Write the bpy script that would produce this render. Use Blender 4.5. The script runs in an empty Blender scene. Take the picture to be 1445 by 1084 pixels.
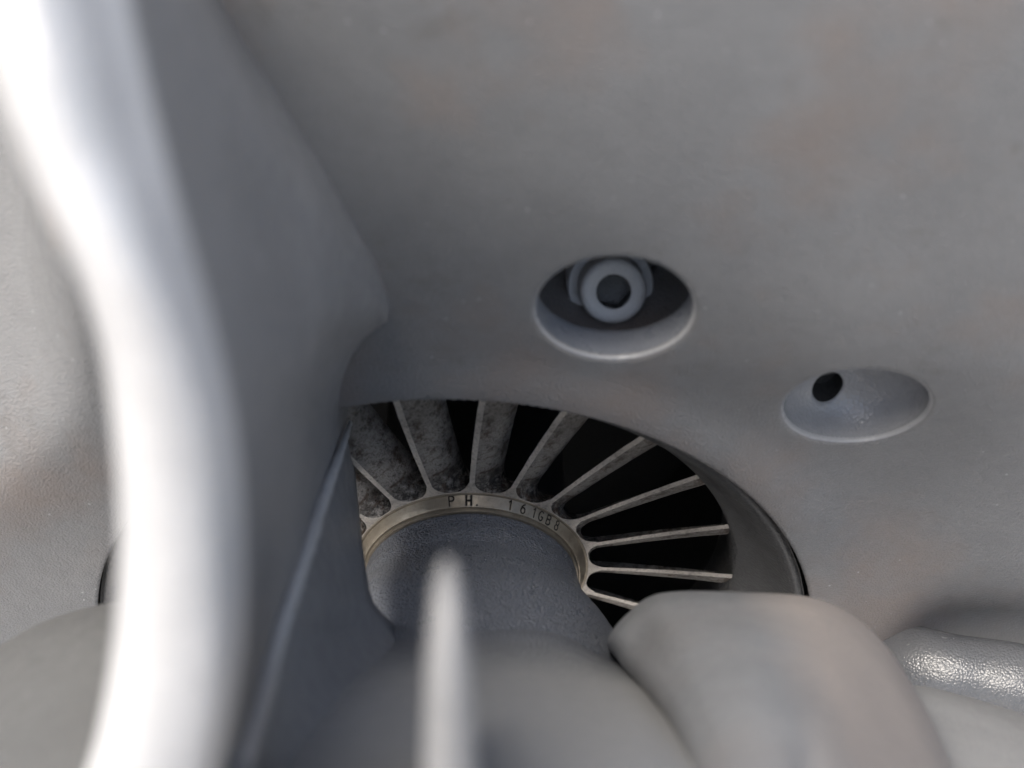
import bpy, bmesh, math, random
from mathutils import Vector, Matrix, noise
from mathutils.geometry import delaunay_2d_cdt

random.seed(7)
sc = bpy.context.scene
COL = sc.collection
MM = 0.001
R = math.radians

# ------------------------------------------------------------------ camera, world, sun
F, CX, CY = 3000.0, 722.5, 542.0            # focal length and centre in photo pixels
CAM_LOC = Vector((0, -0.25, 0.75))
CAM_ROT = Matrix.Rotation(R(52), 4, 'X')
cam = bpy.data.cameras.new('camera')
cam_ob = bpy.data.objects.new('camera', cam)
COL.objects.link(cam_ob)
cam_ob.matrix_world = Matrix.Translation(CAM_LOC) @ CAM_ROT
cam.sensor_width = 36
cam.lens = 36 * F / 1445
cam.clip_start = 0.01
cam.clip_end = 50
cam.dof.use_dof = True
cam.dof.focus_distance = 0.366
APERTURE = 5.2                              # mm
cam.dof.aperture_fstop = cam.lens / APERTURE
sc.camera = cam_ob
WC = Matrix.Translation(CAM_LOC) @ CAM_ROT @ Matrix.Scale(MM, 4)   # camera mm -> world m

SUN_ELEV, SUN_AZ = 64, 242                  # degrees; azimuth clockwise from +Y
world = bpy.data.worlds.new('World')
sc.world = world
world.use_nodes = True
nt = world.node_tree
sky = nt.nodes.new('ShaderNodeTexSky')
sky.sky_type = 'NISHITA'
sky.sun_disc = False
sky.sun_elevation = R(SUN_ELEV)
sky.sun_rotation = R(SUN_AZ)
sky.air_density = 1.0
sky.dust_density = 4.0
sky.ozone_density = 0.6
bg = nt.nodes['Background']
nt.links.new(sky.outputs[0], bg.inputs[0])
bg.inputs[1].default_value = 0.1
sun = bpy.data.lights.new('sun', 'SUN')
sun.energy = 2.05
sun.angle = R(42)
sun.color = (1.0, 0.97, 0.93)
sun_ob = bpy.data.objects.new('sun', sun)
COL.objects.link(sun_ob)
sd = Vector((math.sin(R(SUN_AZ)) * math.cos(R(SUN_ELEV)), math.cos(R(SUN_AZ)) * math.cos(R(SUN_ELEV)), math.sin(R(SUN_ELEV))))
sun_ob.location = sd * 3
sun_ob.rotation_euler = sd.to_track_quat('Z', 'Y').to_euler()
vs = sc.view_settings
vs.view_transform = 'Standard'
vs.look = 'None'
vs.exposure = 1.18
sc.cycles.use_adaptive_sampling = True
sc.cycles.adaptive_threshold = 0.03
sc.cycles.max_bounces = 6
sc.cycles.diffuse_bounces = 3
sc.cycles.glossy_bounces = 3
vs.gamma = 1
vs.use_white_balance = True
vs.white_balance_temperature = 6700
vs.white_balance_tint = 8

# ------------------------------------------------------------------ frames
def P(px, py, z):
    """photo pixel at depth z (mm) -> camera mm"""
    return Vector(((px - CX) * z / F, -(py - CY) * z / F, -z))

BETA = R(42.7)
E1 = Vector((1, 0, 0))
E2 = Vector((0, math.sin(BETA), math.cos(BETA)))
EN = Vector((0, -math.cos(BETA), math.sin(BETA)))
O = P(665, 801, 375)                        # impeller plane centre
DISC = Matrix((( E1.x, E2.x, EN.x, O.x), (E1.y, E2.y, EN.y, O.y), (E1.z, E2.z, EN.z, O.z), (0, 0, 0, 1)))
# disc space (mm) -> world frame (m), kept as rigid matrix
DW = Matrix.Translation(WC @ O) @ (CAM_ROT @ DISC.to_3x3().to_4x4())
DINV = DISC.inverted()
LIPH = 9.0                                  # casing face stands this far above the impeller plane
LIPC = Vector((-2.9, -9.0))
def disc_at(px, py, h=LIPH):
    """disc (x,y) where the pixel's ray meets the plane height h"""
    d = P(px, py, 1)
    base = O + EN * h
    k = base.dot(EN) / d.dot(EN)
    q = DINV @ (d * k)
    return Vector((q.x, q.y))

# ------------------------------------------------------------------ object helpers
def tag(o, label=None, cat=None, group=None, kind=None):
    if label: o['label'] = label
    if cat: o['category'] = cat
    if group: o['group'] = group
    if kind: o['kind'] = kind
    return o

def empty(name, mat=None):
    o = bpy.data.objects.new(name, None)
    o.empty_display_size = 0.005
    COL.objects.link(o)
    o.matrix_world = mat if mat is not None else DW
    return o

def mesh_disc(name, verts, faces, mat, parent, smooth=True, auto=None, mats=None, fmat=None):
    """mesh given in disc mm; local frame is the disc frame (m)"""
    me = bpy.data.meshes.new(name)
    me.from_pydata([(v[0]*MM, v[1]*MM, v[2]*MM) for v in verts], [], faces)
    return finish(name, me, mat, parent, smooth, auto, mats, fmat)

def finish(name, me, mat, parent, smooth=True, auto=None, mats=None, fmat=None):
    me.materials.append(mat)
    if mats:
        for m in mats: me.materials.append(m)
    if fmat:
        for p, i in zip(me.polygons, fmat): p.material_index = i
    bm = bmesh.new(); bm.from_mesh(me)
    bmesh.ops.recalc_face_normals(bm, faces=bm.faces)
    bm.to_mesh(me); bm.free()
    if smooth:
        me.shade_smooth()
        if auto is not None:
            me.set_sharp_from_angle(angle=R(auto))
    me.update()
    o = bpy.data.objects.new(name, me)
    COL.objects.link(o)
    if parent is not None:
        o.parent = parent
    else:
        o.matrix_world = DW
    return o

def to_disc(p):
    return DINV @ p

def revolve(profile, seg=128, closed=False, a0=0, a1=2*math.pi, warp=None):
    vs_, fs = [], []
    full = abs(a1 - a0 - 2*math.pi) < 1e-6
    n = seg if full else seg + 1
    for k in range(n):
        a = a0 + (a1 - a0) * k / seg
        for (r, h) in profile:
            v = (r*math.cos(a), r*math.sin(a), h)
            vs_.append(warp(*v) if warp else v)
    m = len(profile)
    for k in range(seg):
        k2 = (k+1) % n
        for j in range(m - (0 if closed else 1)):
            j2 = (j+1) % m
            fs.append((k*m+j, k2*m+j, k2*m+j2, k*m+j2))
    return vs_, fs

def spline(pts, n):
    """Catmull-Rom through tuples, n points per span"""
    out = []
    L = len(pts)
    for i in range(L-1):
        p0 = Vector(pts[max(i-1, 0)]); p1 = Vector(pts[i]); p2 = Vector(pts[i+1]); p3 = Vector(pts[min(i+2, L-1)])
        for k in range(n):
            t = k / n
            out.append(0.5*((2*p1) + (p2-p0)*t + (2*p0-5*p1+4*p2-p3)*t*t + (3*p1-p0-3*p2+p3)*t**3))
    out.append(Vector(pts[-1]))
    return out

def surf(rows, nu, nv):
    """dense grid through a net of control points (camera mm)"""
    dense = [spline(r, nu) for r in rows]
    m = len(dense[0])
    cols = [spline([dense[i][j] for i in range(len(rows))], nv) for j in range(m)]
    return [[cols[j][i] for j in range(m)] for i in range(len(cols[0]))]

def grid_mesh(grid, off=0, closed_u=False):
    nr, nc = len(grid), len(grid[0])
    v = [p for row in grid for p in row]
    f = []
    for i in range(nr-1):
        for j in range(nc - (0 if closed_u else 1)):
            j2 = (j+1) % nc
            f.append((off+i*nc+j, off+i*nc+j2, off+(i+1)*nc+j2, off+(i+1)*nc+j))
    return v, f

def sstep(a, b, x):
    t = min(1, max(0, (x-a)/(b-a)))
    return t*t*(3-2*t)

# ------------------------------------------------------------------ materials
class NT:
    def __init__(s, name):
        s.m = bpy.data.materials.new(name); s.m.use_nodes = True
        s.t = s.m.node_tree; s.b = s.t.nodes['Principled BSDF']
        tc = s.t.nodes.new('ShaderNodeTexCoord')
        mp = s.t.nodes.new('ShaderNodeVectorMath'); mp.operation = 'SCALE'; mp.inputs['Scale'].default_value = 1000
        s.t.links.new(tc.outputs['Object'], mp.inputs[0])
        s.co = mp.outputs[0]
    def n(s, t, **k):
        o = s.t.nodes.new(t)
        for a, b in k.items(): setattr(o, a, b)
        return o
    def l(s, a, b): s.t.links.new(a, b)
    def noise(s, scale, detail=3, rough=0.55, stretch=None):
        o = s.n('ShaderNodeTexNoise'); o.inputs['Scale'].default_value = scale
        o.inputs['Detail'].default_value = detail; o.inputs['Roughness'].default_value = rough
        if stretch:
            m = s.n('ShaderNodeMapping'); m.inputs['Scale'].default_value = stretch
            s.l(s.co, m.inputs[0]); s.l(m.outputs[0], o.inputs['Vector'])
        else: s.l(s.co, o.inputs['Vector'])
        return o.outputs['Fac']
    def ramp(s, src, a, b, lo=0, hi=1):
        o = s.n('ShaderNodeMapRange'); o.inputs[1].default_value = a; o.inputs[2].default_value = b
        o.inputs[3].default_value = lo; o.inputs[4].default_value = hi; s.l(src, o.inputs[0]); return o.outputs[0]
    def mix(s, fac, a, b):
        o = s.n('ShaderNodeMix', data_type='RGBA')
        if hasattr(fac, 'links'): s.l(fac, o.inputs[0])
        else: o.inputs[0].default_value = fac
        for i, x in ((6, a), (7, b)):
            if hasattr(x, 'links'): s.l(x, o.inputs[i])
            else: o.inputs[i].default_value = (*x, 1)
        return o.outputs[2]
    def math(s, op, a, b):
        o = s.n('ShaderNodeMath', operation=op)
        for i, x in ((0, a), (1, b)):
            if hasattr(x, 'links'): s.l(x, o.inputs[i])
            else: o.inputs[i].default_value = x
        return o.outputs[0]
    def bump(s, h, dist, prev=None, strength=1):
        o = s.n('ShaderNodeBump'); o.inputs['Distance'].default_value = dist*MM; o.inputs['Strength'].default_value = strength
        s.l(h, o.inputs['Height'])
        if prev is not None: s.l(prev, o.inputs['Normal'])
        return o.outputs[0]

def paint(name, col, rough=0.42, grain=0.05, cell=1.6, metallic=0.0, warm=(0.0, 0.0), specks=True, stain=0.0, spec=0.5, coarse=0.12):
    m = NT(name)
    big = m.noise(0.035, 3, 0.6)
    mid = m.noise(0.35, 4, 0.6)
    fine = m.noise(cell, 2, 0.6)
    c = m.mix(m.ramp(big, .35, .65), tuple(x*0.92 for x in col), tuple(x*1.08 for x in col))
    c = m.mix(m.ramp(mid, .45, .75, 0, .35), c, tuple(x*0.8 for x in col))
    if stain:
        st = m.noise(0.022, 4, 0.62)
        c = m.mix(m.ramp(st, .50, .66, 0, stain), c, (col[0]*1.12, col[1]*.93, col[2]*.82))
        st2 = m.noise(0.06, 5, 0.7, (1, 1.3, 1))
        c = m.mix(m.ramp(st2, .60, .75, 0, stain*.7), c, (col[0]*.62, col[1]*.56, col[2]*.5))
    c = m.mix(m.ramp(fine, .35, .7, 0, .25), c, tuple(x*1.25 for x in col))
    if specks:
        v = m.n('ShaderNodeTexVoronoi'); v.inputs['Scale'].default_value = 0.42; v.inputs['Randomness'].default_value = 1
        m.l(m.co, v.inputs['Vector'])
        wn = m.n('ShaderNodeSeparateColor'); m.l(v.outputs['Color'], wn.inputs[0])
        d = m.ramp(v.outputs['Distance'], 0.05, 0.11, 1, 0)
        sel = m.ramp(wn.outputs[0], 0.86, 0.9, 0, 1)
        c = m.mix(m.math('MULTIPLY', m.math('MULTIPLY', d, sel), .55), c, (.6, .6, .6))
    m.l(c, m.b.inputs['Base Color'])
    m.b.inputs['Metallic'].default_value = metallic
    m.b.inputs['Specular IOR Level'].default_value = spec
    m.l(m.ramp(mid, .3, .7, rough-.06, rough+.08), m.b.inputs['Roughness'])
    b = m.bump(m.noise(0.12, 2, .5), coarse*1.2)
    vo_ = m.n('ShaderNodeTexVoronoi', feature='F1'); vo_.inputs['Scale'].default_value = cell*.95
    
    wv = m.n('ShaderNodeVectorMath', operation='ADD'); m.l(m.co, wv.inputs[0])
    nz_ = m.n('ShaderNodeTexNoise'); nz_.inputs['Scale'].default_value = cell*.8; m.l(m.co, nz_.inputs['Vector'])
    sc_ = m.n('ShaderNodeVectorMath', operation='SCALE'); sc_.inputs['Scale'].default_value = .25; m.l(nz_.outputs['Color'], sc_.inputs[0])
    m.l(sc_.outputs[0], wv.inputs[1]); m.l(wv.outputs[0], vo_.inputs['Vector'])
    b = m.bump(m.ramp(vo_.outputs['Distance'], 0, 1, 1, 0), grain*1.5, b)
    b = m.bump(m.noise(cell*2.2, 2, .5), grain*.7, b)
    m.l(b, m.b.inputs['Normal'])
    return m.m

def cast_metal(name, col, rough=.5, metallic=.75, pits=0.16, dirt=.6, cell=1.2, soot=0):
    m = NT(name)
    a = m.noise(cell, 6, .72); big = m.noise(.12, 4, .6); p = m.noise(cell*2.4, 5, .75)
    c = m.mix(m.ramp(big, .35, .65), tuple(x*.75 for x in col), tuple(x*1.2 for x in col))
    c = m.mix(m.ramp(a, .5, .68, 0, dirt), c, tuple(x*.22 for x in col))
    c = m.mix(m.ramp(m.noise(.28, 5, .7), .52, .68, 0, dirt*.8), c, (.075, .05, .034))
    if soot:
        # soot caked in the slot roots
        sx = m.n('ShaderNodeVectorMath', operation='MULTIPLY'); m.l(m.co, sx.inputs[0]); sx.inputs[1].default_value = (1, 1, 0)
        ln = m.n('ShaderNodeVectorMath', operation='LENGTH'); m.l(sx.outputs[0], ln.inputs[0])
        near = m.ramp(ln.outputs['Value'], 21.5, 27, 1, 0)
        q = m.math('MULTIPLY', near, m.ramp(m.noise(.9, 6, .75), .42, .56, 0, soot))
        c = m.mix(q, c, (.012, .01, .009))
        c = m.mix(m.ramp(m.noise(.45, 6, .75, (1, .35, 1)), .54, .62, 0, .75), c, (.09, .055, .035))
    c = m.mix(m.ramp(p, .56, .66, 0, dirt), c, (.015, .012, .01))
    m.l(c, m.b.inputs['Base Color'])
    m.b.inputs['Metallic'].default_value = metallic
    m.l(m.ramp(a, .3, .7, rough-.1, rough+.2), m.b.inputs['Roughness'])
    b = m.bump(a, pits*2); b = m.bump(p, pits*.6, b)
    m.l(b, m.b.inputs['Normal'])
    return m.m

def plain(name, col, rough=.6, metallic=0):
    m = NT(name)
    c = m.mix(m.ramp(m.noise(1.5, 4), .35, .65), tuple(x*.8 for x in col), tuple(x*1.2 for x in col))
    m.l(c, m.b.inputs['Base Color'])
    m.b.inputs['Roughness'].default_value = rough; m.b.inputs['Metallic'].default_value = metallic
    m.l(m.bump(m.noise(2.0, 3), .08), m.b.inputs['Normal'])
    return m.m

M_CASE = paint('grey_paint', (.208, .207, .208), stain=.8, rough=.38, grain=.075, cell=2.7, coarse=.06)
M_HUB = paint('blue_grey_paint', (.135, .145, .168), rough=.30, grain=.24, cell=2.3, coarse=.05)
M_FRAME = paint('frame_paint', (.225, .225, .228), rough=.4, grain=.05, stain=.1)
M_RECESS = paint('recess_paint', (.24, .25, .275), rough=.3, grain=.05, cell=1.8)
M_RIM = paint('worn_rim', (.36, .36, .365), rough=.3, grain=.05, specks=False)  # paler tone for the thin rings round the two recesses
M_RING = paint('ring_paint', (.08, .079, .078), rough=.42, grain=.07, cell=2)
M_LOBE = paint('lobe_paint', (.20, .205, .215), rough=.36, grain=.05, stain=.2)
def lit_side_tint(mat, x0, x1, col, axis='X'):
    # reflection and brightness of one side painted into the colour, with a ragged border
    t = mat.node_tree; b = t.nodes['Principled BSDF']
    src = b.inputs['Base Color'].links[0].from_socket
    tc = t.nodes.new('ShaderNodeTexCoord'); sp = t.nodes.new('ShaderNodeSeparateXYZ'); t.links.new(tc.outputs['Object'], sp.inputs[0])
    nz = t.nodes.new('ShaderNodeTexNoise'); nz.inputs['Scale'].default_value = 90; t.links.new(tc.outputs['Object'], nz.inputs['Vector'])
    ad = t.nodes.new('ShaderNodeMath'); ad.operation = 'MULTIPLY_ADD'; t.links.new(nz.outputs['Fac'], ad.inputs[0]); ad.inputs[1].default_value = .004
    t.links.new(sp.outputs[axis], ad.inputs[2])
    mr = t.nodes.new('ShaderNodeMapRange'); mr.inputs[1].default_value = x0*MM+.002; mr.inputs[2].default_value = x1*MM+.002; t.links.new(ad.outputs[0], mr.inputs[0])
    mx = t.nodes.new('ShaderNodeMix'); mx.data_type = 'RGBA'; t.links.new(mr.outputs[0], mx.inputs[0])
    t.links.new(src, mx.inputs[6]); mx.inputs[7].default_value = (*col, 1)
    t.links.new(mx.outputs[2], b.inputs['Base Color'])
lit_side_tint(M_LOBE, 40, 49, (.30, .268, .25))  # warm reflection on the lobe's right face, painted into its colour
M_FLOOR = paint('floor_paint', (.135, .143, .16), rough=.38, grain=.12, cell=2.1, coarse=.05)
lit_side_tint(M_FLOOR, 36, 56, (.31, .31, .31), 'Z')  # shaded crease by the barrel and brighter front, painted into the colour
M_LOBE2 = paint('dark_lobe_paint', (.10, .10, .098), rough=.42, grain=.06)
M_GLOSS = paint('glossy_ridge_paint', (.125, .128, .136), rough=.2, grain=.06, cell=2.3, coarse=.05, spec=.8)
M_PALE = paint('worn_bright_edge', (.60, .595, .595), rough=.36, metallic=.2, grain=.07, cell=1.0, specks=False)  # paler tone for the front columns of the strut
M_STRUT = paint('strut_paint', (.225, .223, .225), rough=.38, grain=.05, specks=False)
M_BLADE = cast_metal('cast_blade_metal', (.38, .35, .315), rough=.5, metallic=.45, pits=.26, dirt=.95, soot=.9)
M_EDGE = cast_metal('machined_edge_metal', (.70, .645, .575), rough=.42, metallic=.55, pits=.05, dirt=.5, cell=1.8)
M_COLLAR = cast_metal('turned_collar_metal', (.37, .32, .25), rough=.36, metallic=.7, pits=.03, dirt=.2, cell=.8)
M_GRIME = plain('black_grime', (.02, .016, .012), .9)
M_DARK = plain('dark_cavity_metal', (.03, .029, .028), .8)  # shade of gaps, holes and voids put into a near-black colour
M_SCREW = paint('screw_grey', (.62, .61, .60), rough=.45, grain=.05, specks=False)
M_BOWL = paint('bowl_paint', (.31, .31, .315), rough=.17, grain=.06, cell=1.8, spec=.8)

# ------------------------------------------------------------------ casing wall with its holes
H1 = disc_at(867, 436); R1 = 11.6
H2 = disc_at(1208, 570, 7.2); R2 = 11.3
RLIP = 62.5
HOLES = [(LIPC, RLIP, .5, 256), (H1, R1, 1.0, 96), (H2, R2, 1.0, 96)]
print('H1', H1, 'H2', H2)

_a, _b = disc_at(0, 690), disc_at(160, 556)
LEFT_A = _a
LEFT_N = Vector((_b.y-_a.y, -(_b.x-_a.x))).normalized()
if LEFT_N.x < 0 and LEFT_N.y < 0: pass
if LEFT_N.y > 0: LEFT_N = -LEFT_N
def face_h(s, t):
    """gentle relief of the casing face over its plane"""
    h = LIPH
    rho = math.hypot(s - LIPC.x, t - LIPC.y)
    w = sstep(64, 80, rho)
    sl = w * sstep(20, 60, s)
    h += sl * .07 * (min(t, 62) - 62) * sstep(-20, 30, t)
    # slight local tilts round the two recesses
    for (cx, cy, sp, sg) in ((H1.x, H1.y, .10, 22), (H2.x, H2.y, .20, 20)):
        dx, dy = s-cx, t-cy
        h += sp * dy * math.exp(-(dx*dx + dy*dy)/(2*sg*sg)) * sstep(63, 73, rho)
    # valley and glossy rounded ridge at the lower right
    k = sstep(72, 86, s)
    tt = t + .10 * (s - 86)
    h -= k * 4.5 * math.exp(-((tt + 11)/10)**2) * w
    h += k * 6 * sstep(-17, -37, tt)
    # the wall lies back towards the far top
    h -= 0.0022 * max(0, t - 92)**2
    # left: the face falls away above a slanting fold
    q = (LEFT_A - Vector((s, t))).dot(LEFT_N)
    h -= .75 * (math.sqrt(q*q + 10) + q) * .5 * sstep(-56, -70, s) if s < -50 else 0
    # cast unevenness
    h += .35 * noise.noise(Vector((s*.02, t*.02, 3.1)))
    h += .05 * noise.noise(Vector((s*.12, t*.12, 1.1)))
    return h

def fillet(x, rf):
    if x >= rf: return 0
    k = 1 - x / rf
    return -rf * (1 - math.sqrt(max(0, 1 - k*k)))

def lift(s, t):
    h = face_h(s, t)
    for c, r, rf, _ in HOLES:
        d = math.hypot(s - c.x, t - c.y) - r
        if d < rf: h += fillet(max(d, 0), rf)
    return h

pts = []
for c, r, rf, n in HOLES:
    for dx in (0, .04, .12, .25, .45, .7, 1.0, 1.5):
        for k in range(n):
            a = 2*math.pi*(k + .5*(dx*7 % 1)) / n
            pts.append(Vector((c.x + (r+dx*rf)*math.cos(a), c.y + (r+dx*rf)*math.sin(a))))
def near_hole(x, y, m=2.4):
    return any(math.hypot(x-c.x, y-c.y) < r + m for c, r, rf, n in HOLES)
x = -230
while x <= 230:
    y = -150
    st = 2.0 if abs(x) < 120 else 6
    while y <= 230:
        if not near_hole(x, y): pts.append(Vector((x + random.uniform(-.1, .1), y + random.uniform(-.1, .1))))
        y += 2.0 if -60 < y < 150 else 6
    x += st
vo, eo, fo, _, _, _ = delaunay_2d_cdt(pts, [], [], 0, 1e-5)
fs = []
for f in fo:
    cx = sum(vo[i].x for i in f)/3; cy = sum(vo[i].y for i in f)/3
    if any(math.hypot(cx-c.x, cy-c.y) < r - .02*r/n*0 - .001 and
           all(math.hypot(vo[i].x-c.x, vo[i].y-c.y) < r + .01 for i in f) for c, r, rf, n in HOLES): continue
    fs.append(tuple(f))
casing = tag(empty('engine_casing'), 'broad satin grey painted casing wall with two round recesses around the turbine opening', 'engine casing')
mesh_disc('front_wall', [(v.x, v.y, lift(v.x, v.y)) for v in vo], fs, M_CASE, casing)

def hole_wall(c, r, rf, depth, n, extra=()):
    """from the fillet's foot down a straight wall; extra = further (r, depth) rings"""
    v, rings = [], [(r, 0)] + [(r, -depth*k/6) for k in range(1, 7)] + list(extra)
    for k in range(n):
        a = 2*math.pi*k/n
        x, y = c.x + r*math.cos(a), c.y + r*math.sin(a)
        h0 = lift(x, y)
        for (rr, dd) in rings:
            v.append((c.x + rr*math.cos(a), c.y + rr*math.sin(a), h0 + dd + .0))
    m = len(rings)
    f = [(k*m+j, ((k+1) % n)*m+j, ((k+1) % n)*m+j+1, k*m+j+1) for k in range(n) for j in range(m-1)]
    return v, f
def rim(name, c, r, rf, n=96):
    v_, f_ = [], []
    prof_ = [(0, -.25)] + [(x_*rf, .025) for x_ in (0, .03, .08, .14, .21, .28, .34)] + [(.38*rf, -.04)]
    for k in range(n):
        a = 2*math.pi*k/n
        for dx, up in prof_:
            x_, y_ = c.x + (r+dx)*math.cos(a), c.y + (r+dx)*math.sin(a)
            v_.append((x_, y_, lift(x_, y_) + up))
    m = len(prof_)
    for k in range(n):
        for j in range(m-1): f_.append((k*m+j, ((k+1) % n)*m+j, ((k+1) % n)*m+j+1, k*m+j+1))
    return mesh_disc(name, v_, f_, M_RIM, casing)
rim('worn_rim', H1, R1, 1.0); rim('worn_rim', H2, R2, 1.0)
# lip bore of the casing
v, f = hole_wall(LIPC, RLIP, .5, 9, 256, [(RLIP-2, -9.2)])
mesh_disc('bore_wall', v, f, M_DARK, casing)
# counterbore with cavity behind
v, f = hole_wall(H1, R1, 1.0, 5.0, 96, [(R1+.3, -5.4), (R1+4, -5.6)])
mesh_disc('counterbore', v, f, M_RECESS, casing, auto=50)
h1 = face_h(H1.x, H1.y)
v, f = revolve([(R1+4, h1-5.3), (R1+4, h1-24), (R1+1, h1-24.2), (0.01, h1-24)], 64)
cav = mesh_disc('cavity', v, f, M_CASE, casing, auto=40)
cav.location = (H1.x*MM, H1.y*MM, 0)
# bowl recess
HX = Vector((H2.x - 2.9, H2.y - 6.0)); RH = 2.5
def bowl_h(x, y):
    d = Vector((x - H2.x, y - H2.y)); rr = d.length; u = min(1, rr / R2)
    e = d / rr * R2 if rr > 1e-4 else d
    edge = face_h(H2.x + e.x, H2.y + e.y); mid = face_h(H2.x, H2.y)
    dd = -1.0 - 9.4 * (1 - u**2.0)**(1/2.0)
    h = edge*u + mid*(1-u) + dd + .3*noise.noise(Vector((x*.35, y*.35, 0)))*(1-u**4)
    q = math.hypot(x - HX.x, y - HX.y) - RH
    return h + (fillet(max(q, 0), .4) if q < .4 else 0)
bp_ = []
for k in range(40):
    u = math.sin(k/39*math.pi/2)
    n = max(6, int(110*u**.5))
    for q in range(n):
        a = 2*math.pi*(q + (k % 2)*.5*(k < 39))/n
        p = Vector((H2.x + R2*u*math.cos(a), H2.y + R2*u*math.sin(a)))
        if (p - HX).length > RH + .55: bp_.append(p)
for dx in (0, .05, .15, .3, .45):
    for q in range(40):
        a = 2*math.pi*q/40
        bp_.append(HX + Vector((math.cos(a), math.sin(a)))*(RH+dx))
bvo, _, bfo, _, _, _ = delaunay_2d_cdt(bp_, [], [], 0, 1e-5)
bfs = [tuple(f_) for f_ in bfo if not all((bvo[i] - HX).length < RH + .01 for i in f_)]
bowl = mesh_disc('bowl_recess', [(p.x, p.y, bowl_h(p.x, p.y)) for p in bvo], bfs, M_BOWL, casing)
bv, bf = [], []
for q in range(40):
    a = 2*math.pi*q/40
    x, y = HX.x + RH*math.cos(a), HX.y + RH*math.sin(a)
    h0 = bowl_h(x, y)
    for d_, k_ in ((0, 1), (-1, 1), (-2.5, 1), (-4, .97), (-4.6, .5), (-4.5, .02)):
        bv.append((HX.x + RH*k_*math.cos(a), HX.y + RH*k_*math.sin(a), h0 + d_))
for q in range(40):
    for j in range(5):
        bf.append((q*6+j, ((q+1) % 40)*6+j, ((q+1) % 40)*6+j+1, q*6+j+1))
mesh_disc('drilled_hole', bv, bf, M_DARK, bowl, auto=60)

# glossy rounded ridge at the far lower right
cl = spline([P(1225, 915, 388), P(1268, 938, 380), P(1320, 950, 374), P(1390, 962, 372), P(1460, 976, 370), P(1600, 1010, 368)], 10)
v, f = [], []
for i, p in enumerate(cl):
    t = (cl[min(i+1, len(cl)-1)] - cl[max(i-1, 0)]).normalized()
    p = p + Vector((0, -.6, -2.6))
    a = t.cross(Vector((0, 0, 1))).normalized(); b = t.cross(a)
    rr = 8.0 * min(1, .55 + i/26)
    for k in range(28):
        w_ = 2*math.pi*k/28
        q = p + a*math.cos(w_)*rr + b*math.sin(w_)*rr
        v.append(to_disc(q + Vector((1, 1, 1))*.35*noise.noise(q*.12)))
for i in range(len(cl)-1):
    for k in range(28):
        f.append((i*28+k, i*28+(k+1) % 28, (i+1)*28+(k+1) % 28, (i+1)*28+k))
f.append(tuple(range(28)))
tag(mesh_disc('ridge', v, f, M_GLOSS, casing), 'glossy dark rounded ridge at the far lower right')

# ------------------------------------------------------------------ inlet ring (bellmouth insert)
prof = [(61.9, -7), (61.95, 6.4), (61.8, 7.5), (61.3, 8.15), (60.6, 8.3), (59.6, 7.8), (57.5, 6.3), (54, 4.1), (50.5, 2.2), (48, .8), (46.4, -.8), (45.5, -3), (45.1, -7), (45, -10)]
prof = [tuple(p) for p in spline(prof, 4)]
def liner_warp(x, y, h):
    # the throat is concentric with the wheel, the mouth with the casing bore
    k = (1 - sstep(-3, 7.8, h)) if math.hypot(x, y) < 61 else 0
    h -= 2.0 * max(0, y/math.hypot(x, y)) * sstep(-5, 6, h)
    return (x - LIPC.x*k, y - LIPC.y*k, h)
v, f = revolve(prof, 256, warp=liner_warp)
ring = empty('inlet_ring', DW @ Matrix.Translation((LIPC.x*MM - .00025, LIPC.y*MM + .0003, 0)))
tag(ring, 'dark grey flared inlet ring lining the opening, outlined by a thin black gap at right', 'inlet ring')
mesh_disc('flared_liner', v, f, M_RING, ring)
v, f = revolve([(45.0, -9.9), (49, -10.4), (49, -12), (47.5, -44), (0.01, -44)], 96)
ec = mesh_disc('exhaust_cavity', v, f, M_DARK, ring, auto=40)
ec.location = (-LIPC.x*MM, -LIPC.y*MM, 0)

# ------------------------------------------------------------------ impeller
imp = tag(empty('turbine_wheel'), 'brownish metal turbine wheel with thin radial blades around its stamped centre collar', 'turbine wheel')
NB = 20; STEP = 2*math.pi/NB; TH0 = R(89.2)
def shift(r, d):
    """clockwise arc shift (mm) of a blade at depth d"""
    amp = 4.9 + (r-20)/26*1.6
    return amp * (1 - (1 - min(d, 5.6)/5.6)**2.1)
def blade_mesh():
    nr, nd = 26, 14
    ds = [0, .15, .4, .8, 1.2, 1.6, 2.0, 2.5, 3.0, 3.5, 4.0, 4.5, 4.9, 5.3]
    v, f, fm = [], [], []
    idx = {}
    for side in (1, -1):
        for i in range(nr):
            r = 20.2 + (50.0 - 20.2) * i/(nr-1)
            th = .48 + .16*(r-20)/26 + .5*max(0, 1-(r-20.2)/2.2)**2
            for j, d in enumerate(ds):
                ang = (0.045*(r-20)/26) * -1
                s = shift(r, d)
                t2 = th * (1 if d > .2 else .86)
                # tangential offset of the side faces
                a = ang - s/r + side*t2/r
                z = -d
                if d == 0: z = .0
                idx[(side, i, j)] = len(v)
                nz = .07*noise.noise(Vector((r*.4, d*.6, side*3)))
                v.append((r*math.cos(a+nz/r), r*math.sin(a+nz/r), z + (0.03*noise.noise(Vector((r*.7, 0, side))) if j == 0 else 0)))
    for side in (1, -1):
        for i in range(nr-1):
            for j in range(nd-1):
                f.append((idx[(side, i, j)], idx[(side, i+1, j)], idx[(side, i+1, j+1)], idx[(side, i, j+1)])); fm.append(1 if j < 0 else 0)
    for i in range(nr-1):
        f.append((idx[(1, i, 0)], idx[(1, i+1, 0)], idx[(-1, i+1, 0)], idx[(-1, i, 0)])); fm.append(1)
        f.append((idx[(1, i, nd-1)], idx[(1, i+1, nd-1)], idx[(-1, i+1, nd-1)], idx[(-1, i, nd-1)])); fm.append(0)
    return v, f, fm
v, f, fm = blade_mesh()
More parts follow.
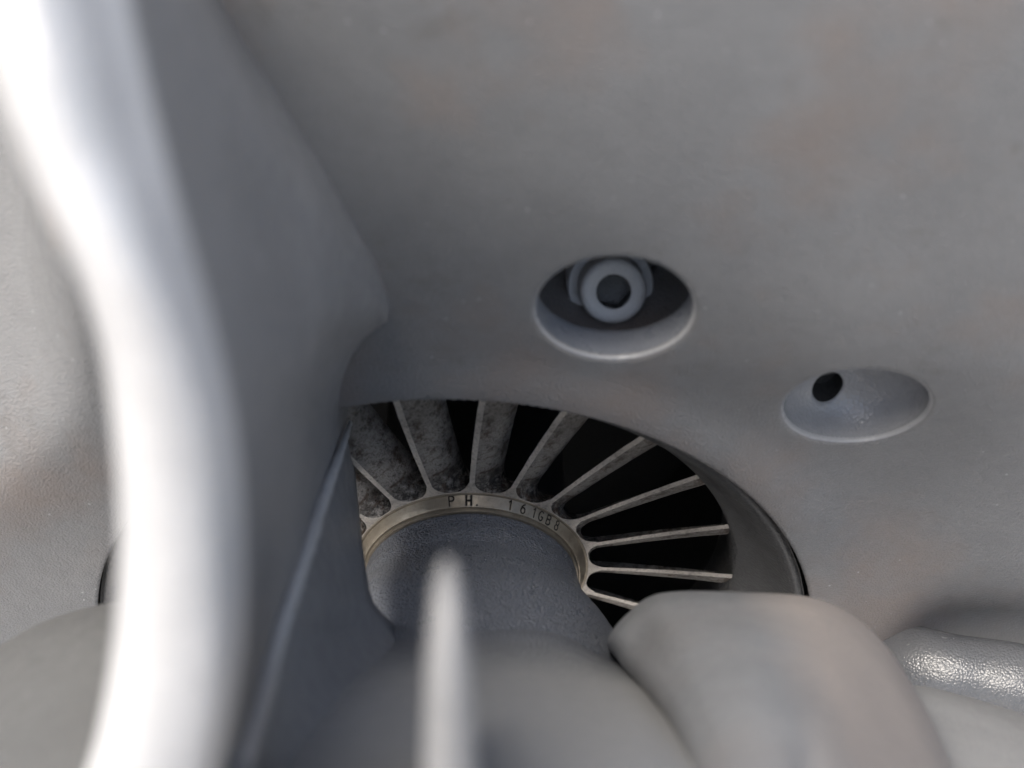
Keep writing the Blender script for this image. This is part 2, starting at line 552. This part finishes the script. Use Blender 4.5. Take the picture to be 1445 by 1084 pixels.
me = bpy.data.meshes.new('blade')
me.from_pydata([(a*MM, b*MM, c*MM) for a, b, c in v], [], f)
first = finish('blade', me, M_BLADE, imp, True, 35, [M_EDGE], fm)
first.rotation_euler.z = TH0
for k in range(1, NB):
    o = first.copy(); COL.objects.link(o); o.parent = imp
    o.rotation_euler.z = TH0 + k*STEP + random.uniform(-.006, .006)

# hub disc with rounded slot bottoms
def scallop(a):
    """outline radius at angle a relative to a blade"""
    a = (a + STEP/2) % STEP - STEP/2
    x = abs(a) * 21.5; rf = 2.5
    x0 = .5
    if x < x0: return 24.0
    if x < x0 + rf:
        k = (x0 + rf - x)
        return 20.95 + rf - math.sqrt(max(0, rf*rf - k*k))
    return 20.95
hv, hf, hfm = [], [], []
NA = NB*32
rings = [(19.0, 0), (20.3, 0.0)]
ds = [0, .15, .4, .8, 1.3, 2.0, 2.8, 3.6, 4.5, 5.5]
for k in range(NA):
    a = 2*math.pi*k/NA
    rr = min(scallop(a), 23.2)
    hv.append((19*math.cos(a), 19*math.sin(a), 0.02))
    hv.append((20.4*math.cos(a), 20.4*math.sin(a), 0.02 + .02*noise.noise(Vector((a*9, 0, 0)))))
    for d in ds:
        a2 = a - shift(21, d)/21
        r2 = rr - (.12 if d == 0 else 0) - max(0, d-.8)*.45 + (.18*noise.noise(Vector((a*40, d*.9, 5))) if d > .2 else 0)
        hv.append((r2*math.cos(a2 + TH0), r2*math.sin(a2 + TH0), (-.0 if d == 0 else -d - .05)) )
# rotate first two rings into the same phase
m_ = 2 + len(ds)
for k in range(NA):
    a = 2*math.pi*k/NA + TH0
    hv[k*m_] = (19*math.cos(a), 19*math.sin(a), .02)
    hv[k*m_+1] = (20.3*math.cos(a), 20.3*math.sin(a), .02)
for k in range(NA):
    k2 = (k+1) % NA
    for j in range(m_-1):
        hf.append((k*m_+j, k2*m_+j, k2*m_+j+1, k*m_+j+1)); hfm.append(1 if j < 2 else 0)
me = bpy.data.meshes.new('hub_disc')
me.from_pydata([(a*MM, b*MM, c*MM) for a, b, c in hv], [], hf)
finish('hub_disc', me, M_BLADE, imp, True, 40, [M_EDGE], hfm)

v, f = revolve([(19, 0), (19, -6), (17, -9), (16, -40)], 96)
mesh_disc('shaft_core', v, f, M_DARK, imp, auto=40)

# stamped collar
RC, HC = 20.25, 1.95
def collar_r(h): return RC - .5*h
def proj(x, y, h):
    q = DISC @ Vector((x, y, h))
    return CX + F*q.x/(-q.z), CY - F*q.y/(-q.z)
def ang_for(px, h=.97):
    best = min((abs(proj(RC*math.cos(R(a/10)), RC*math.sin(R(a/10)), h)[0]-px), a/10) for a in range(200, 1600))
    return R(best[1])
def arc(cx, cy, rx, ry, a0, a1, n=10):
    return [(cx + rx*math.cos(R(a0+(a1-a0)*k/n)), cy + ry*math.sin(R(a0+(a1-a0)*k/n))) for k in range(n+1)]
GL = {
 'P': [[(0, 0), (0, 1)], [(0, 1), (.35, 1)] + arc(.35, .76, .27, .24, 90, -90) + [(0, .52)]],
 'H': [[(0, 0), (0, 1)], [(.62, 0), (.62, 1)], [(0, .48), (.62, .48)]],
 '.': [[(0, 0), (.06, .05)]],
 '1': [[(.25, 0), (.25, 1), (.02, .78)]],
 '6': [arc(.3, .3, .28, .3, 90, 450, 18), arc(.72, .34, .70, .66, 180, 112, 8)],
 'G': [arc(.34, .5, .33, .5, 50, 320, 18) + [(.62, .42), (.36, .42)]],
 'B': [[(0, 0), (0, 1)], [(0, 1), (.3, 1)] + arc(.3, .77, .25, .23, 90, -90) + [(0, .54)], [(.3, .54)] + arc(.3, .27, .3, .27, 90, -90) + [(0, 0)]],
 '8': [arc(.3, .76, .24, .24, 0, 360, 16), arc(.3, .27, .29, .27, 0, 360, 16)],
}
TEXT = [('P', 636.4, .22, 0), ('H', 661.4, .31, 0), ('.', 673.5, .24, 0), ('1', 720.8, .25, .0), ('6', 740.2, .24, 0), ('1', 755.5, .2, 0), ('G', 766, .22, 0), ('B', 777, .25, 0), ('8', 788.8, .22, 0)]
LH = 1.72
strokes = []
for ch, px, w, _ in TEXT:
    ac = ang_for(px)
    polys = []
    wd = max(p[0] for s_ in GL[ch] for p in s_)
    for s_ in GL[ch]:
        # u to the right (clockwise), v up the collar (towards its base)
        polys.append([(ac*RC - (p[0]-wd/2)*LH*.8, HC/2 + (LH/2 - p[1]*LH)*.88) for p in s_])
    strokes.append((ch, w, polys))
def groove(u, h):
    """depth of stamping at arc position u, height h"""
    best = 9
    for ch, w, polys in strokes:
        if abs(polys[0][0][0]-u) > 2.5: continue
        for pl in polys:
            for (x0, y0), (x1, y1) in zip(pl, pl[1:]):
                dx, dy = x1-x0, y1-y0
                t = max(0, min(1, ((u-x0)*dx+(h-y0)*dy)/(dx*dx+dy*dy+1e-9)))
                best = min(best, math.hypot(u-x0-t*dx, h-y0-t*dy) - w*.5)
    if best > .12: return 0
    return -.06 * (1 - sstep(-.06, .10, best)) + (.02 if .0 < best < .12 else 0)
cv, cf, cm = [], [], []
A0, A1, NAc = R(28), R(112), 620
hs = [HC*k/46 for k in range(47)]
NR = 0
for k in range(NAc+1):
    a = A0 + (A1-A0)*k/NAc
    for h in hs:
        r = collar_r(h) + groove(a*RC, h)
        if h > HC-.12: r -= .07
        cv.append((r*math.cos(a), r*math.sin(a), h))
for k in range(NAc):
    for j in range(len(hs)-1):
        m_ = len(hs)
        cf.append((k*m_+j, (k+1)*m_+j, (k+1)*m_+j+1, k*m_+j+1))
base = len(cv)
NO = 150
for k in range(NO+1):
    a = A1 + (2*math.pi - (A1-A0))*k/NO
    for h in (0, .1, .5, 1.1, HC-.12, HC):
        r = collar_r(h) - (.07 if h == HC else 0)
        cv.append((r*math.cos(a), r*math.sin(a), h))
for k in range(NO):
    for j in range(5):
        cf.append((base+k*6+j, base+(k+1)*6+j, base+(k+1)*6+j+1, base+k*6+j+1))
# front face of the collar and the small step behind the hub
base = len(cv)
pr = [(collar_r(HC)-.07, HC), (19.02, HC+.03), (19.0, HC-.15), (18.92, HC-.15), (18.9, HC+.3), (18.8, HC+.62), (18.6, HC+.7), (18.0, HC+.7), (17.9, HC-.5)]
v2, f2 = revolve(pr, 200)
cv += v2; cf += [tuple(i+base for i in q) for q in f2]
# little raised foot line where the collar meets the disc
base = len(cv)
v2, f2 = revolve([(20.62, 0), (20.6, .14), (20.5, .2), (20.35, .2), (20.1, .12)], 256)
cv += v2; cf += [tuple(i+base for i in q) for q in f2]
collar = mesh_disc('collar', cv, cf, M_COLLAR, imp, auto=50)
# the grime packed in each stamped character
for ch, w, polys in strokes:
    gv, gf = [], []
    for pl in polys:
        for (x0, y0), (x1, y1) in zip(pl, pl[1:]):
            L = math.hypot(x1-x0, y1-y0)
            if L < 1e-6: continue
            ux, uy = (x1-x0)/L, (y1-y0)/L
            e = w*.3
            ww = w*.5*random.uniform(.75, 1.1)
            nn = max(1, int(L/.25))
            for q in range(nn):
                t0, t1 = q/nn, (q+1)/nn
                b0 = len(gv)
                for (t, sgn) in ((t0, 1), (t1, 1), (t1, -1), (t0, -1)):
                    ext = (-e if t == 0 else e if t == 1 else 0)
                    uu = x0 + (x1-x0)*t + ux*ext - uy*ww*sgn
                    hh = y0 + (y1-y0)*t + uy*ext + ux*ww*sgn
                    r = collar_r(hh) + .012 + b0*2e-5
                    gv.append((r*math.cos(uu/RC), r*math.sin(uu/RC), hh))
                gf.append((b0, b0+1, b0+2, b0+3))
    g = mesh_disc('stamped_dot' if ch == '.' else 'stamped_digit' if ch.isdigit() else 'stamped_letter', gv, gf, M_GRIME, collar, smooth=False)
    tag(g, 'black stamped %s on the collar' % ('full stop' if ch == '.' else ch))

def wall_z(px, py):
    h = LIPH
    for _ in range(12):
        q = disc_at(px, py, h); h = face_h(q.x, q.y)*.6 + h*.4
    return -(DISC @ Vector((q.x, q.y, h))).z

# ------------------------------------------------------------------ front frame: barrel, floor, strut, fin, lobes
frame = tag(empty('front_frame'), 'blurred grey casting in the foreground, its pale strut at left and lobe at lower right', 'support frame')
def part_from_cam(name, rows, nu, nv, mat, rough=.0, thick=3.0, parent=frame, closed=False, auto=None, uneven=.25, mat2=None, cols=None):
    g = surf(rows, nu, nv)
    vv, ff = grid_mesh(g)
    out = []
    for p in vv:
        q = to_disc(p)
        d = uneven * noise.noise(q*.06)
        out.append(q + Vector((d, d, d))*.6)
    me = bpy.data.meshes.new(name)
    me.from_pydata([(q.x*MM, q.y*MM, q.z*MM) for q in out], [], ff)
    if mat2:
        nc = len(g[0]) - 1
        for i_, p_ in enumerate(me.polygons):
            if cols[0] <= i_ % nc < cols[1]: p_.material_index = 1
    bm = bmesh.new(); bm.from_mesh(me)
    bm.normal_update()
    # make normals look at the camera side, then give the sheet its thickness behind
    c = DINV @ Vector((0, 0, 0)) * MM
    s = sum((f_.normal.dot(c - f_.calc_center_median()) > 0) * 2 - 1 for f_ in bm.faces)
    if s < 0: bmesh.ops.reverse_faces(bm, faces=bm.faces)
    if thick:
        bm.normal_update()
        front = bm.faces[:]
        edge_ = [(e_.verts[0], e_.verts[1]) for e_ in bm.edges if e_.is_boundary]
        twin = {v_: bm.verts.new(v_.co - v_.normal*thick*MM) for v_ in bm.verts[:]}
        for f_ in front:
            nf = bm.faces.new([twin[v_] for v_ in reversed(f_.verts)]); nf.material_index = f_.material_index
        for a_, b_ in edge_:
            bm.faces.new((a_, b_, twin[b_], twin[a_]))
    bm.to_mesh(me); bm.free()
    return finish(name, me, mat, parent, True, auto, [mat2] if mat2 else None)

# bearing barrel: a body of revolution that flares as it comes forward
bp = [(17.4, 2.3), (18.2, 2.6), (18.65, 3.2), (18.8, 4.6), (19.4, 7), (20.2, 10), (21.8, 13), (24.2, 17), (26.6, 22), (28.5, 28), (30.2, 35), (31.5, 42), (32.5, 52)]
bp = [tuple(p) for p in spline(bp, 5)]
v, f = revolve(bp, 160)
bar = mesh_disc('bearing_barrel', v, f, M_HUB, frame)
tag(bar, 'rough blue grey barrel rising out of the stamped collar')

# floor below the barrel, coming towards the viewer
rows = [
 [P(430, 760, 395), P(510, 840, 368), P(590, 858, 352), P(700, 858, 342), P(800, 872, 352), P(880, 925, 374), P(960, 920, 380), P(1100, 910, 376)],
 [P(430, 830, 375), P(510, 874, 346), P(590, 888, 333), P(700, 888, 329.5), P(800, 898, 334), P(885, 938, 350), P(960, 936, 356), P(1100, 940, 352)],
 [P(430, 880, 358), P(505, 905, 332), P(590, 914, 323), P(700, 914, 321), P(800, 922, 323), P(885, 944, 330), P(960, 955, 332), P(1100, 975, 332)],
 [P(415, 940, 318), P(490, 962, 299), P(580, 962, 298), P(700, 960, 297), P(800, 966, 297), P(890, 980, 296), P(960, 996, 299), P(1100, 1015, 305)],
 [P(385, 1045, 272), P(465, 1050, 259), P(560, 1046, 258), P(700, 1042, 254), P(810, 1044, 253), P(900, 1050, 253), P(980, 1062, 263), P(1100, 1076, 280)],
 [P(350, 1200, 222), P(430, 1200, 207), P(540, 1190, 200), P(700, 1180, 192), P(820, 1180, 192), P(920, 1180, 198), P(1000, 1180, 210), P(1100, 1180, 236)],
]
part_from_cam('floor', rows, 8, 10, M_FLOOR, thick=4)

# strut: front edge, side wall, crest, root
S = [
 # y,   b,   c,   d,   zb,  zd
 (-140, -90, 70, 170, 166, 172), (0, -40, 90, 190, 166, 172), (100, -15, 118, 212, 166, 173), (200, 22, 145, 236, 167, 174),
 (300, 68, 185, 262, 168, 176), (400, 115, 222, 290, 170, 180), (500, 145, 256, 315, 174, 184), (600, 158, 284, 335, 178, 188),
 (700, 166, 298, 346, 182, 192), (800, 168, 306, 350, 186, 196), (900, 163, 308, 347, 190, 200), (1000, 146, 298, 333, 194, 204),
 (1100, 118, 275, 312, 198, 208), (1230, 70, 245, 275, 202, 212)]
def front_at(y):
    # smooth front edge between the listed stations
    tab = S0
    for i in range(len(tab)-1):
        if tab[i][0] <= y <= tab[i+1][0]: break
    p0, p1, p2, p3 = (tab[max(i-1, 0)], tab[i], tab[i+1], tab[min(i+2, len(tab)-1)])
    h_ = p2[0]-p1[0]; t = (y-p1[0])/h_
    out = [y]
    for k in range(1, 6):
        m1 = (p2[k]-p0[k])/max(1, p2[0]-p0[0])*h_; m2 = (p3[k]-p1[k])/max(1, p3[0]-p1[0])*h_
        out.append((2*t**3-3*t*t+1)*p1[k] + (t**3-2*t*t+t)*m1 + (-2*t**3+3*t*t)*p2[k] + (t**3-t*t)*m2)
    return tuple(out)
S0 = S
S = [front_at(y) for y in (-140, -70, 0, 50, 100, 150, 200, 250, 300, 350, 400, 450, 500, 550, 600, 650, 700, 750, 800, 855, 900, 950, 1000, 1050, 1100, 1165, 1230)]
back = {  # y: mid wall, seam/crest, edge/root
 -140: [(200, -110, 205), (190, -100, wall_z(190, -100)-62), (250, -120, wall_z(250, -120)+6)],
 0: [(236, 5, 205), (262, 4, wall_z(262, 4)-50), (315, -4, wall_z(315, -4)+6)],
 100: [(278, 102, 215), (318, 98, wall_z(318, 98)-40), (372, 88, wall_z(372, 88)+6)],
 200: [(317, 202, 226), (382, 194, wall_z(382, 194)-31), (434, 182, wall_z(434, 182)+6)],
 300: [(355, 300, 240), (444, 292, wall_z(444, 292)-26), (494, 280, wall_z(494, 280)+6)],
 400: [(392, 398, 246), (502, 395, wall_z(502, 395)-17), (546, 388, wall_z(546, 388)+5)],
 450: [(405, 450, 249), (524, 448, wall_z(524, 448)-9), (556, 455, wall_z(556, 455)+4)],
 500: [(418, 500, 252), (506, 500, 330), (520, 505, 346)],
 550: [(418, 550, 257), (492, 546, 342), (499, 550, 354)],
 600: [(416, 600, 262), (490, 592, 350), (497, 592, 362)],
 700: [(404, 700, 254), (458, 690, 318), (505, 700, 352)],
 800: [(390, 800, 244), (424, 795, 285), (514, 790, 336)],
 855: [(380, 855, 239), (406, 848, 273), (527, 850, 328)],
 900: [(372, 900, 234), (392, 895, 262), (565, 893, 334)],
 1000: [(352, 1000, 226), (365, 1000, 243), (580, 990, 306)],
 1100: [(330, 1100, 218), (335, 1100, 229), (580, 1090, 282)],
 1230: [(298, 1230, 214), (290, 1230, 222), (560, 1220, 245)],
}
rows = []
def back_at(y):
    if y in back: return back[y]
    ks = sorted(back); i = max(k for k in range(len(ks)-1) if ks[k] <= y)
    k0, k1, k2, k3 = ks[max(i-1, 0)], ks[i], ks[i+1], ks[min(i+2, len(ks)-1)]
    h_ = k2-k1; t = (y-k1)/h_; res = []
    for a0, a1, a2, a3 in zip(back[k0], back[k1], back[k2], back[k3]):
        pt = []
        for v0, v1, v2, v3 in zip(a0, a1, a2, a3):
            m1 = (v2-v0)/max(1, k2-k0)*h_; m2 = (v3-v1)/max(1, k3-k1)*h_
            pt.append((2*t**3-3*t*t+1)*v1 + (t**3-2*t*t+t)*m1 + (-2*t**3+3*t*t)*v2 + (t**3-t*t)*m2)
        res.append(tuple(pt))
    return res
for (y, b, c, d, zb, zd) in S:
    m1, m2, m3 = back_at(y)
    rows.append([P(b+26, y, zb+70), P(b+4, y, zb+22), P(b, y, zb+5), P(b+14, y, zb), P((b+c)/2, y, zb-3), P(c, y, zb-1), P((c+d)/2+6, y, (zb+zd)/2+1), P(d, y, zd+2),
                 P(d+6, y, zd+12), P((d+m1[0])/2+3, (y+m1[1])/2, (zd+m1[2])/2+6), P(*m1), P((m1[0]+m2[0])/2, (m1[1]+m2[1])/2, (m1[2]+m2[2])/2), P(*m2), P((m2[0]+m3[0])/2 - (12 if y >= 900 else -2), (m2[1]+m3[1])/2, (m2[2]+m3[2])/2 + (7*sstep(855, 950, y) + 0 if y > 440 else 6*(1 - sstep(250, 440, y)))), P(*m3)])
st = part_from_cam('strut', rows, 4, 3, M_STRUT, thick=2.0, uneven=.4, mat2=M_PALE, cols=(6, 27))
tag(st, 'out of focus strut with a glaring near white front edge')

# casting seam along the lower wall of the strut
sp = spline([P(493, 596, 348), P(478, 640, 333), P(458, 692, 315), P(441, 745, 298), P(424, 797, 282.5), P(408, 846, 271), P(392, 896, 260), P(378, 950, 248), P(365, 1001, 238), P(350, 1050, 230), P(333, 1101, 224), P(290, 1230, 219)], 10)
v, f = [], []
for i, p in enumerate(sp):
    t = (sp[min(i+1, len(sp)-1)] - sp[max(i-1, 0)]).normalized()
    a = t.cross(Vector((0, 0, 1))).normalized(); b = t.cross(a)
    rr = (1.05 + .4*noise.noise(Vector((i*.7, 0, 0)))) * min(1, .3 + i*.035)
    for k in range(10):
        w_ = 2*math.pi*k/10
        v.append(to_disc(p + Vector((.3, 0, 1.6)) + a*math.cos(w_)*rr + b*math.sin(w_)*rr))
for i in range(len(sp)-1):
    for k in range(10):
        f.append((i*10+k, i*10+(k+1) % 10, (i+1)*10+(k+1) % 10, (i+1)*10+k))
M_SEAM = paint('worn_seam', (.46, .455, .45), rough=.4, grain=.15, cell=1.2, specks=False)  # seam bead in a paler tone than the strut
mesh_disc('casting_seam', v, f, M_SEAM, frame)

# central fin, a thin plate edge-on to the viewer
finp = [(785, 632, 3, 186), (792, 632, 9, 184), (806, 632, 15, 181), (830, 632, 21, 179), (870, 633, 26, 178), (930, 633, 31, 177), (1000, 634, 34, 178), (1090, 635, 37, 180), (1220, 636, 40, 183)]
v, f = [], []
for (y, x, w_, z) in finp:
    for k in range(9):
        a = -math.pi/2 + math.pi*k/8
        ww = w_*math.sin(a); dz = (1-math.cos(a))*3.2
        v.append(P(x+ww, y, z+dz))
    v.append(P(x+w_*1.0, y + 8, z+26)); v.append(P(x+w_*.9, y+30, z+60)); v.append(P(x-w_*.9, y+30, z+60)); v.append(P(x-w_*1.0, y+8, z+26))
n = 13
for i in range(len(finp)-1):
    for k in range(n):
        f.append((i*n+k, i*n+(k+1) % n, (i+1)*n+(k+1) % n, (i+1)*n+k))
f.append(tuple(range(n)))
fin = mesh_disc('fin', [to_disc(p) for p in v], f, M_STRUT, frame)
tag(fin, 'pale upright fin seen edge-on in front of the barrel')

# right lobe
rows = [
 [P(885, 955, 375), P(880, 930, 352), P(905, 880, 345), P(950, 858, 345), P(1040, 858, 345), P(1145, 868, 345), P(1220, 918, 340), P(1290, 1018, 330), P(1335, 1118, 315), P(1370, 1230, 300)],
 [P(875, 945, 365), P(858, 908, 336), P(886, 866, 330), P(934, 838, 330), P(1040, 837, 330), P(1160, 848, 330), P(1242, 902, 325), P(1308, 1005, 312), P(1352, 1110, 298), P(1390, 1230, 280)],
 [P(875, 940, 352), P(864, 908, 322), P(891, 872, 316), P(937, 844, 313), P(1040, 841, 312), P(1152, 853, 312), P(1228, 906, 308), P(1293, 1008, 294), P(1335, 1110, 280), P(1370, 1230, 262)],
 [P(885, 955, 345), P(880, 932, 313), P(910, 903, 305), P(952, 872, 300), P(1040, 866, 298), P(1132, 880, 296), P(1200, 930, 291), P(1252, 1020, 278), P(1288, 1115, 264), P(1320, 1230, 248)],
 [P(905, 985, 325), P(912, 962, 292), P(942, 938, 284), P(980, 920, 281), P(1045, 912, 279), P(1108, 928, 277), P(1165, 970, 272), P(1208, 1045, 260), P(1240, 1130, 248), P(1270, 1230, 235)],
 [P(950, 1060, 295), P(962, 1038, 264), P(995, 1020, 256), P(1030, 1008, 254), P(1068, 1002, 253), P(1108, 1012, 252), P(1146, 1048, 248), P(1178, 1100, 240), P(1205, 1160, 232), P(1230, 1230, 225)],
 [P(1005, 1225, 245), P(1025, 1222, 222), P(1060, 1220, 217), P(1090, 1220, 216), P(1110, 1220, 216), P(1130, 1224, 216), P(1150, 1226, 220), P(1165, 1228, 219), P(1180, 1232, 218), P(1190, 1236, 218)],
]
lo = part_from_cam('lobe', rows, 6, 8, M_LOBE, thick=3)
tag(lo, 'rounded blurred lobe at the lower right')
# left lobe
rows = [
 [P(-180, 1010, 345), P(-80, 985, 345), P(0, 935, 345), P(70, 892, 345), P(150, 868, 345), P(240, 858, 345), P(330, 860, 345)],
 [P(-180, 990, 322), P(-80, 965, 322), P(-5, 915, 322), P(65, 876, 322), P(150, 852, 322), P(240, 842, 322), P(330, 842, 322)],
 [P(-180, 1010, 296), P(-80, 985, 296), P(0, 932, 296), P(72, 892, 296), P(150, 866, 296), P(240, 855, 296), P(330, 850, 296)],
 [P(-180, 1080, 270), P(-80, 1060, 270), P(0, 1010, 270), P(75, 975, 270), P(150, 955, 270), P(240, 940, 270), P(330, 930, 270)],
 [P(-180, 1230, 240), P(-80, 1230, 240), P(0, 1230, 240), P(75, 1230, 240), P(150, 1230, 240), P(240, 1230, 240), P(330, 1230, 240)],
]
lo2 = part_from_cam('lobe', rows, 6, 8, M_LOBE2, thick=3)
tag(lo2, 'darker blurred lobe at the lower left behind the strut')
# flange at the far lower right, below the glossy ridge
rows = [
 [P(1180, 985, 350), P(1280, 975, 350), P(1360, 990, 350), P(1450, 1018, 350), P(1560, 1060, 350)],
 [P(1180, 975, 338), P(1280, 966, 338), P(1360, 982, 338), P(1450, 1010, 338), P(1560, 1050, 338)],
 [P(1180, 990, 325), P(1280, 984, 325), P(1360, 1002, 325), P(1450, 1030, 325), P(1560, 1068, 325)],
 [P(1180, 1080, 305), P(1280, 1080, 305), P(1360, 1090, 305), P(1450, 1110, 305), P(1560, 1140, 305)],
 [P(1180, 1230, 280), P(1280, 1230, 280), P(1360, 1230, 280), P(1450, 1230, 280), P(1560, 1230, 280)],
]
part_from_cam('flange', rows, 6, 8, M_FRAME, thick=3)

# ------------------------------------------------------------------ socket screw in the counterbore
# its axis leans towards the viewer
sc_pos = DINV @ P(866, 412, 331)
axis = (DINV.to_3x3() @ Vector((0.05, -.25, 1)).normalized()).normalized()
rot = Vector((0, 0, 1)).rotation_difference(axis).to_matrix().to_4x4()
screw = empty('socket_screw', DW @ Matrix.Translation(sc_pos*MM) @ rot)
tag(screw, 'grey socket head screw deep in the upper round recess', 'screw')
hr = 5.25
pr = [(hr, -12), (hr, -1.0), (hr-.15, -.5), (hr-.5, -.12), (hr-1.0, 0), (3.05, 0), (2.75, -.15)]
v, f = revolve(pr, 72)
mesh_disc('head', v, f, M_SCREW, screw)
hexv, hexf = [], []
for k in range(72):
    a = 2*math.pi*k/72
    hx = 2.45 / max(math.cos((a + R(12)) % (math.pi/3) - math.pi/6), .1)
    for (rr, d) in ((2.78, -.14), (hx, -.35), (hx, -3.2), (.01, -3.4)):
        hexv.append((rr*math.cos(a), rr*math.sin(a), d))
for k in range(72):
    for j in range(3):
        hexf.append((k*4+j, ((k+1) % 72)*4+j, ((k+1) % 72)*4+j+1, k*4+j+1))
mesh_disc('hex_socket', hexv, hexf, M_RING, screw, auto=40)
v, f = revolve([(hr+.1, -4.8), (6.6, -4.9), (6.9, -5.3), (7.0, -12)], 72)
mesh_disc('washer', v, f, M_SCREW, screw, auto=40)

# ------------------------------------------------------------------ ground plane, unseen, added to bounce light onto the parts
me = bpy.data.meshes.new('ground')
me.from_pydata([(-15, -15, 0), (15, -15, 0), (15, 15, 0), (-15, 15, 0)], [], [(0, 1, 2, 3)])
me.materials.append(plain('concrete', (.42, .41, .40), .9))  # pale tone, so more light bounces up
g = bpy.data.objects.new('ground', me); COL.objects.link(g)
tag(g, kind='structure')
